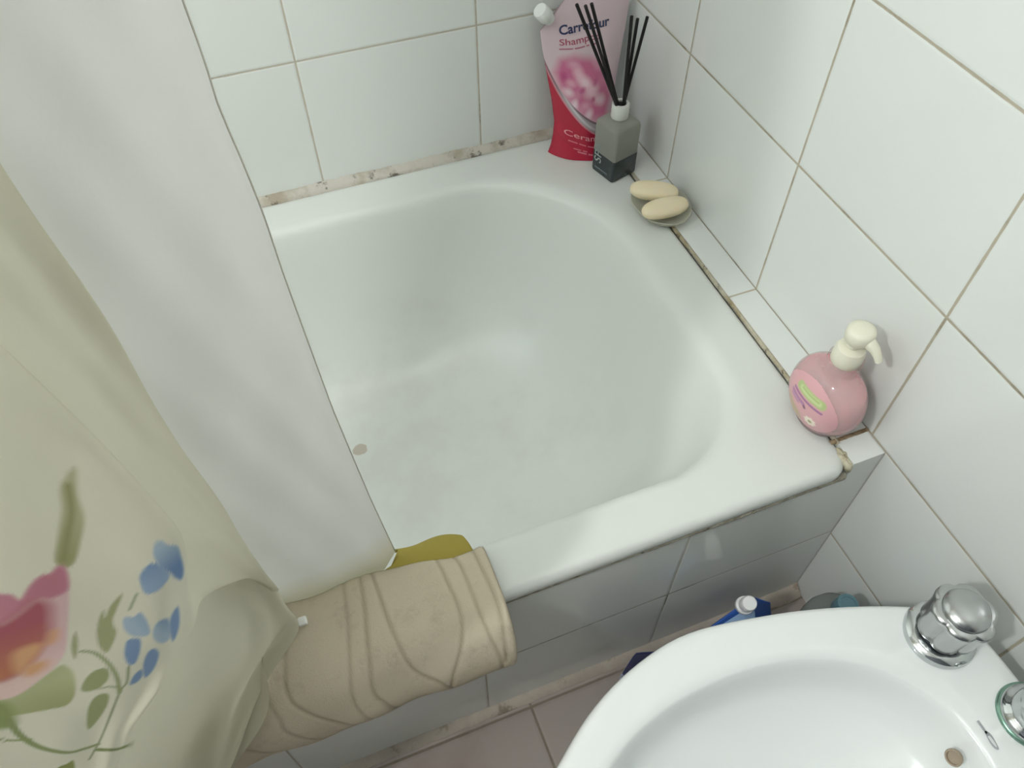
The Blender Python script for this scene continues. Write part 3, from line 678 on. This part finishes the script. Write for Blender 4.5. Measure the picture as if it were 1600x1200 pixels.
# spout and screw cap on the cut corner
ax = Vector((-.66, -.12, .74)).normalized(); sp = Vector((-.1415, -.0255, .2035))
mesh_obj('spout', *lathe([(0, -.004), (.0085, -.004), (.0085, .004), (0, .004)], sp, 24, ax), mat('spout_white', 'e4e3df', .4), po, auto=40)
mesh_obj('cap', *lathe([(0, .003), (.0100, .003), (.0108, .004), (.0108, .0195), (.0098, .021), (0, .0212)], sp, 32, ax), mat('cap_white', 'eceeea', .35), po, auto=40)

# ------------------------------------------------------------------ reed diffuser
DC = (-.068, -.124); DA = math.radians(16)
def dsq(h, r, z):
    P = rrect(-h, h, -h, h, (r,) * 4, 8); c, s_ = math.cos(DA), math.sin(DA)
    return [(DC[0] + c * x - s_ * y, DC[1] + s_ * x + c * y, z) for x, y in P]
df = thing('reed_diffuser', 'square frosted reed diffuser bottle with dark liquid and black sticks', 'reed diffuser', (DC[0], DC[1], 0))
hw = .0238
mesh_obj('bottle', *loft([dsq(hw - .003, .004, .0006), dsq(hw - .0008, .004, .0012), dsq(hw, .004, .004), dsq(hw, .004, .082), dsq(hw - .001, .0045, .0865), dsq(hw - .004, .006, .0895), dsq(hw - .009, .010, .0915), dsq(.0115, .0112, .0925), dsq(.0108, .0106, .096), dsq(.0108, .0106, .099)], cap1=False),
         clear_mat('frosted_glass', 'c3c4ba', .74, .3, trans=.45), df)
mesh_obj('liquid', *loft([dsq(hw - .0028, .004, .0004), dsq(hw - .0005, .004, .0010), dsq(hw + .00025, .004, .004), dsq(hw + .00025, .004, .0365), dsq(hw - .0006, .004, .037)]), mat('dark_liquid', '2c3639', .25), df, auto=40)
mesh_obj('neck_ring', *lathe([(.0080, .0935), (.0122, .0935), (.0127, .0945), (.0127, .1135), (.0119, .1150), (.0080, .1152), (.0076, .108)], (DC[0], DC[1], 0), 36), mat('neck_white', 'd6d7d1', .45), df, auto=45)
mesh_obj('wick_hole', *lathe([(0, .1085), (.0078, .1085), (.0078, .1125), (0, .1128)], (DC[0], DC[1], 0), 24), mat('black_wick', '141212', .8), df)
Mreed = mat('black_reed', '191516', .75)
tips = [(-.1535, -.138, .2780), (-.1475, -.150, .281), (-.1345, -.140, .2765), (-.0795, -.145, .2525), (-.0665, -.138, .2435), (-.0550, -.142, .2455)]
for k, t in enumerate(tips):
    a = Vector((DC[0] + (-.0045 if k < 3 else .0045) + .0015 * (k % 3 - 1), DC[1] + .0025 * (k % 3 - 1), .110)); t = Vector(t)
    d = (t - a).normalized()
    mesh_obj('reed', *tube([a - d * .062, a, a.lerp(t, .5), t], .0022, 10), Mreed, df, auto=40)
# lettering runs up the left face
V, F = text_mesh('SPA', .0150, .01)
c, s_ = math.cos(DA), math.sin(DA)
def on_face(V, u0, z0, k=1.):
    """left face of the bottle, words reading upwards"""
    out = []
    for x, y, _ in V:
        fx, fy = -hw - .0009, u0 + y * k      # letter height runs along the face, towards the back
        out.append((DC[0] + c * fx - s_ * fy, DC[1] + s_ * fx + c * fy, z0 + x * k))
    return out
mesh_obj('printed_text', on_face(V, .0035, .020), F, mat('print_grey', '9aa09f', .5), df, smooth=False)
V, F = box(-hw - .0010, -hw - .0002, -.012, .015, .0095, .0115)
mesh_obj('printed_line', [(DC[0] + c * x - s_ * y, DC[1] + s_ * x + c * y, z) for x, y, z in V], F, mat('print_line', '6f7a7a', .5), df, smooth=False)

# ------------------------------------------------------------------ soap dish and two soaps
dc = (-.0465, -.2345)
def ell(a, b, z, rot=.12, n=56):
    return [(dc[0] + a * math.cos(t) * math.cos(rot) - b * math.sin(t) * math.sin(rot), dc[1] + a * math.cos(t) * math.sin(rot) + b * math.sin(t) * math.cos(rot), z + .0007 * math.cos(6 * t)) for t in np.linspace(0, 2 * PI, n, endpoint=False)]
rings = [ell(.022, .030, .0018), ell(.028, .036, .0018), ell(.0345, .044, .0075), ell(.0390, .0490, .0142), ell(.0402, .0503, .0158), ell(.0398, .0498, .0166), ell(.0380, .0480, .0158), ell(.033, .0425, .0100), ell(.027, .035, .0060), ell(.015, .02, .0050)]
dish = tag(mesh_obj('soap_dish', *loft(rings), clear_mat('milky_plastic', 'e9e8dc', .55, .3, trans=.25), loc=(dc[0], dc[1], 0)), 'milky translucent oval soap dish holding two cream soaps', 'soap dish')
Msoap = mat('cream_soap', 'eee0bf', .48, Subsurface_Weight=.25, Subsurface_Radius=(.01, .006, .003), Subsurface_Scale=.5)
def soap(name, label, a, b, wdt, hgt, tilt):
    a, b = Vector(a), Vector(b); cxyz = (a + b) / 2; d = (b - a); Ln = d.length / 2; d.normalize()
    sd_ = Vector((0, 0, 1)).cross(d).normalized(); up = d.cross(sd_)
    q = Matrix.Rotation(tilt, 3, d); sd_ = q @ sd_; up = q @ up
    rings = []
    for i in range(1, 24):
        ph = -PI / 2 + PI * i / 24; ring = []
        for k in range(44):
            t = 2 * PI * k / 44
            ex = lambda v, p: math.copysign(abs(v) ** p, v)
            rx = ex(math.cos(t), .82); ry = ex(math.sin(t), .82); rc = math.cos(ph) ** .62
            ring.append(tuple(cxyz + d * (rx * rc * Ln) + sd_ * (ry * rc * wdt) + up * (hgt * ex(math.sin(ph), .85))))
        rings.append(ring)
    return tag(mesh_obj(name, *loft(rings), Msoap, loc=tuple(cxyz)), label, 'soap', 'soaps in the dish')
soap('soap', 'cream oval soap lying at the back of the dish, nearer the diffuser', (-.0815, -.2020, .0275), (-.0215, -.2370, .0265), .0155, .0092, .25)
soap('soap', 'cream oval soap lying at the front edge of the dish, farther from the diffuser', (-.0880, -.2540, .0250), (-.0190, -.2600, .0270), .0150, .0092, .35)

# ------------------------------------------------------------------ pink hand soap pump bottle
PX, PY = -.0475, -.6275; KXs = .74
pu = thing('soap_dispenser', 'round pink liquid soap bottle with a cream pump at the rim corner', 'soap dispenser', (PX, PY, 0))
def squash(prof, k=KXs, n=64, dz=0):
    return [[(PX + k * r * math.cos(2 * PI * j / n), PY + r * math.sin(2 * PI * j / n), z + dz) for j in range(n)] for r, z in prof]
def ballprof(R, zc, z0, z1, n=26, sq=1.):
    out = []
    for i in range(n + 1):
        z = z0 + (z1 - z0) * i / n; out.append((R * math.sqrt(max(0, 1 - ((z - zc) / (R * sq)) ** 2)), z))
    return out
body = [(.022, .0006), (.028, .0012)] + ballprof(.0490, .0470, .0075, .0885, 30) + [(.0235, .0925), (.0205, .0950), (.0195, .099), (.0190, .111)]
rg = squash(body[:-4]) + [[(PX + r * (KXs + (1 - KXs) * w) * math.cos(2 * PI * j / 64), PY + r * math.sin(2 * PI * j / 64), z) for j in range(64)] for (r, z), w in zip(body[-4:], (.4, .8, 1, 1))]
mesh_obj('bottle', *loft(rg, cap1=False), clear_mat('clear_pink_plastic', 'ece3e2', .30, .06), pu)
liq = [(.020, .0022), (.0265, .0030)] + ballprof(.0476, .0470, .0085, .0715, 28)
Mliq = mat('pink_liquid', 'e8b0b5', .12, Subsurface_Weight=.35, Subsurface_Radius=(.02, .008, .008), Subsurface_Scale=.6)
mesh_obj('liquid', *loft(squash(liq)), Mliq, pu, auto=50)
# printed label film on the side facing the tub
la = math.radians(184); th_ = np.linspace(-.98, .98, 150); lz = np.linspace(.016, .082, 100)
TH_, LZ = np.meshgrid(th_, lz)
Rz = .0494 * np.sqrt(np.clip(1 - ((LZ - .047) / .0494) ** 2, 0, 1))
an = la + TH_
P = np.dstack([PX + KXs * Rz * np.cos(an), PY + Rz * np.sin(an), LZ]); V, F = grid(P)
keep = ((TH_ / .98) ** 2 + ((LZ - .049) / .0335) ** 2 < 1).ravel()
F = [f for f in F if all(keep[i] for i in f)]
lab = mesh_obj('label', V, F, attr_mat('label_film', .3), pu); lab['label'] = 'label with a green band, purple lines and a white flower'
q = np.c_[(TH_ * .042).ravel(), LZ.ravel()] * 1000    # mm across (towards the bidet) and up
C = np.tile(np.array(lin('dba9ae')), (len(V), 1))
def capsule(x0, z0, x1, z1, r, col, s=1.2, amt=1.): paint(C, soft(line_d(q, [(x0, z0), (x1, z1)]) - r, s) * amt, col)
capsule(-14, 65, 18, 66, 5.2, 'b4c487', 1.0); capsule(-11, 65, 15, 66, 3.0, 'c8d79e', 1.2); capsule(-10, 66.2, 14, 66.8, .9, 'a3b770', .7, .8)
capsule(-19, 56.5, 21, 57, 1.3, '9c6c95', .8); capsule(-19, 51, 0, 51, 2.2, 'ad7ba6', 1.4, .9); capsule(-18, 46.5, -6, 46.5, 1.6, 'b487ab', 1.3, .8); capsule(2, 49, 3, 48, 1.6, '80516f', 1.)
capsule(-20, 36, -4, 30, 4.2, 'b3a873', 4, .9); capsule(-14, 27, 0, 24, 3, 'b2a877', 4, .8)
fx, fz = 14, 35
aq = np.arctan2(q[:, 1] - fz, q[:, 0] - fx); rq = np.hypot(q[:, 0] - fx, q[:, 1] - fz)
paint(C, soft(rq - (6.8 + .7 * np.cos(8 * aq)), .9), 'f2e6d6'); paint(C, soft(rq - 2.3, .8), 'a3a06c')
setcol(lab, C)
Mcream = mat('cream_plastic', 'e9e6d2', .38)
NZ = .116
mesh_obj('collar', *lathe([(0, NZ - .010), (.0152, NZ - .010), (.0162, NZ - .008), (.0164, NZ), (.0160, NZ + .008), (.0145, NZ + .0120), (.010, NZ + .0140), (.0068, NZ + .0145), (.0062, NZ + .028), (0, NZ + .028)], (PX, PY, 0), 48), Mcream, pu, auto=45)
hd = mesh_obj('pump_head', *lathe([(0, NZ + .0215), (.0120, NZ + .0215), (.0142, NZ + .024), (.0152, NZ + .030), (.0150, NZ + .0355), (.0135, NZ + .039), (.009, NZ + .0405), (0, NZ + .041)], (PX + .003, PY, 0), 40), Mcream, pu, auto=50)
sz = NZ + .0315
mesh_obj('spout', *tube([(PX + .003, PY, sz), (PX + .006, PY - .013, sz - .002), (PX + .008, PY - .020, sz - .005), (PX + .009, PY - .026, sz - .010), (PX + .0095, PY - .029, sz - .015)], [.0086, .0070, .0054, .0044, .0038], 16), Mcream, hd, auto=50)

# ------------------------------------------------------------------ things on the floor behind the bidet
Mblue = mat('blue_pouch_foil', '2c55a4', .35); Mlb = mat('light_blue_foil', 'a3c3ea', .35)
bp_ = thing('detergent_pouch', 'bright blue refill pouch with a white cap standing on the floor behind the bidet', 'detergent pouch', (-.155, -.745, -H))
def pillow(cx_, cy_, w, zt, thick, rot, cutl, cutr, lean=0., zb=-H + .0005):
    U, T = np.meshgrid(np.linspace(0, 1, 36), np.linspace(0, 1, 44))
    zt_ = zt - np.clip((cutl - U) / max(cutl, 1e-6), 0, 1) * .062 - np.clip((U - 1 + cutr) / max(cutr, 1e-6), 0, 1) * .062
    Zp = zb + (zt_ - zb) * T
    hx_ = (U - .5) * w; b_ = thick * (np.sin(PI * U) ** .7) * np.interp(T, [0, .15, .6, 1], [1, .95, .55, .02])
    def put(sgn):
        yy = sgn * (b_ * .5 + .0004) + .0015 * np.sin(9 * U + 14 * T) * np.sin(PI * U)
        return np.dstack([cx_ + hx_ * math.cos(rot) - yy * math.sin(rot), cy_ + hx_ * math.sin(rot) + yy * math.cos(rot) - lean * (1 - T), Zp])
    A, B = put(-1), put(1); ring = np.concatenate([A, B[:, ::-1]], axis=1); return loft(ring)
mesh_obj('pouch', *pillow(-.148, -.733, .112, -.214, .038, .05, .45, .42, .055), Mblue, bp_)
U, T = np.meshgrid(np.linspace(.12, .60, 24), np.linspace(.30, .95, 24))
def front_pt(u, t, off=.0012):
    zt_ = -.214 - np.clip((.45 - u) / .45, 0, 1) * .062 - np.clip((u - .58) / .42, 0, 1) * .062
    zb = -H + .0005; z = zb + (zt_ - zb) * t; hx_ = (u - .5) * .112
    yy = -(.038 * (np.sin(PI * u) ** .7) * np.interp(t, [0, .15, .6, 1], [1, .95, .55, .02]) * .5 + .0004 + off) + .0015 * np.sin(9 * u + 14 * t) * np.sin(PI * u)
    return np.dstack([-.148 + hx_ * math.cos(.05) - yy * math.sin(.05), -.733 + hx_ * math.sin(.05) + yy * math.cos(.05) - .055 * (1 - t), z])
mesh_obj('printed_panel', *grid(front_pt(U, T)), Mlb, bp_)
sp = (-.1510, -.7365, -.219); axc = Vector((-.12, -.25, .95))
mesh_obj('spout', *lathe([(0, -.004), (.0115, -.004), (.0115, .003), (.0085, .004), (.0085, .011), (0, .011)], sp, 28, axc), mat('white_spout', 'e9eaea', .35), bp_, auto=40)
mesh_obj('cap', *lathe([(0, .007), (.0092, .007), (.0096, .008), (.0096, .025), (.0085, .0268), (0, .027)], sp, 32, axc), mat('white_cap', 'f4f5f5', .3), bp_, auto=40)
db = thing('cleaning_packet', 'dark blue packet corner standing on the floor left of the white capped pouch', 'packet', (-.285, -.745, -H))
mesh_obj('packet', *pillow(-.276, -.748, .098, -.192, .026, .0, .10, .95), mat('navy_foil', '2b3566', .4), db)
mesh_obj('seal', *box(-.3265, -.3235, -.7492, -.7468, -H + .001, -.262, .0008), mat('pale_seal', '9aa3bd', .4), db)
cb = thing('plastic_bottle', 'clear grey plastic bottle with a teal cap standing in the floor corner', 'bottle', (-.062, -.792, -H))
bc = (-.052, -.793, .012)
mesh_obj('bottle', *lathe([(0, -H - .011), (.034, -H - .011), (.038, -H - .007), (.039, -H + .05), (.039, -.262), (.0375, -.245), (.033, -.228), (.022, -.214), (.0145, -.206), (.0135, -.200), (0, -.200)], bc, 48), clear_mat('grey_clear_plastic', 'b4bab8', .5, .15, trans=.3), cb, auto=50)
mesh_obj('cap', *lathe([(0, -.205), (.0145, -.205), (.0150, -.203), (.0135, -.186), (.0125, -.1835), (.009, -.1830), (.0085, -.1845), (0, -.185)], bc, 36), mat('teal_cap', '577a84', .35), cb, auto=45)

# ------------------------------------------------------------------ light
def area(name, loc, aim, sx, sy, power, col):
    l = bpy.data.lights.new(name, 'AREA'); l.shape = 'RECTANGLE'; l.size = sx; l.size_y = sy; l.energy = power; l.color = col
    o = bpy.data.objects.new(name, l); COL.objects.link(o); o.location = loc
    o.rotation_euler = (Vector(aim) - Vector(loc)).to_track_quat('-Z', 'Y').to_euler(); return o
def lamp(name, loc, r, power, col):
    l = bpy.data.lights.new(name, 'POINT'); l.shadow_soft_size = r; l.energy = power; l.color = col
    o = bpy.data.objects.new(name, l); COL.objects.link(o); o.location = loc; return o
lamp('wall_lamp', (-1.30, -1.0, 1.30), .030, 28.5, (.99, 1, 1.0))
area('window_daylight', (XL - .03, (wy0 + wy1) / 2, (wz0 + wz1) / 2), (-.6, -.4, 0), .38, .6, 2.4, (.86, .96, 1))
area('ceiling_fill', (-.75, -1.0, 2.0), (-.75, -.95, 0), .5, .5, 4, (.97, 1, 1))  # soft overhead fill, added to lift the floor area; no fixture behind it
w = bpy.data.worlds.new('world'); SC.world = w; w.use_nodes = True
w.node_tree.nodes['Background'].inputs[0].default_value = (.75, .87, 1, 1); w.node_tree.nodes['Background'].inputs[1].default_value = .6

# ------------------------------------------------------------------ lift everything so that the floor is z = 0
for o in list(SC.objects):
    if o.parent is None: o.location.z += H
    if '_w' in o.keys(): del o['_w']
bpy.context.view_layer.update()
SC.cycles.use_denoising = True
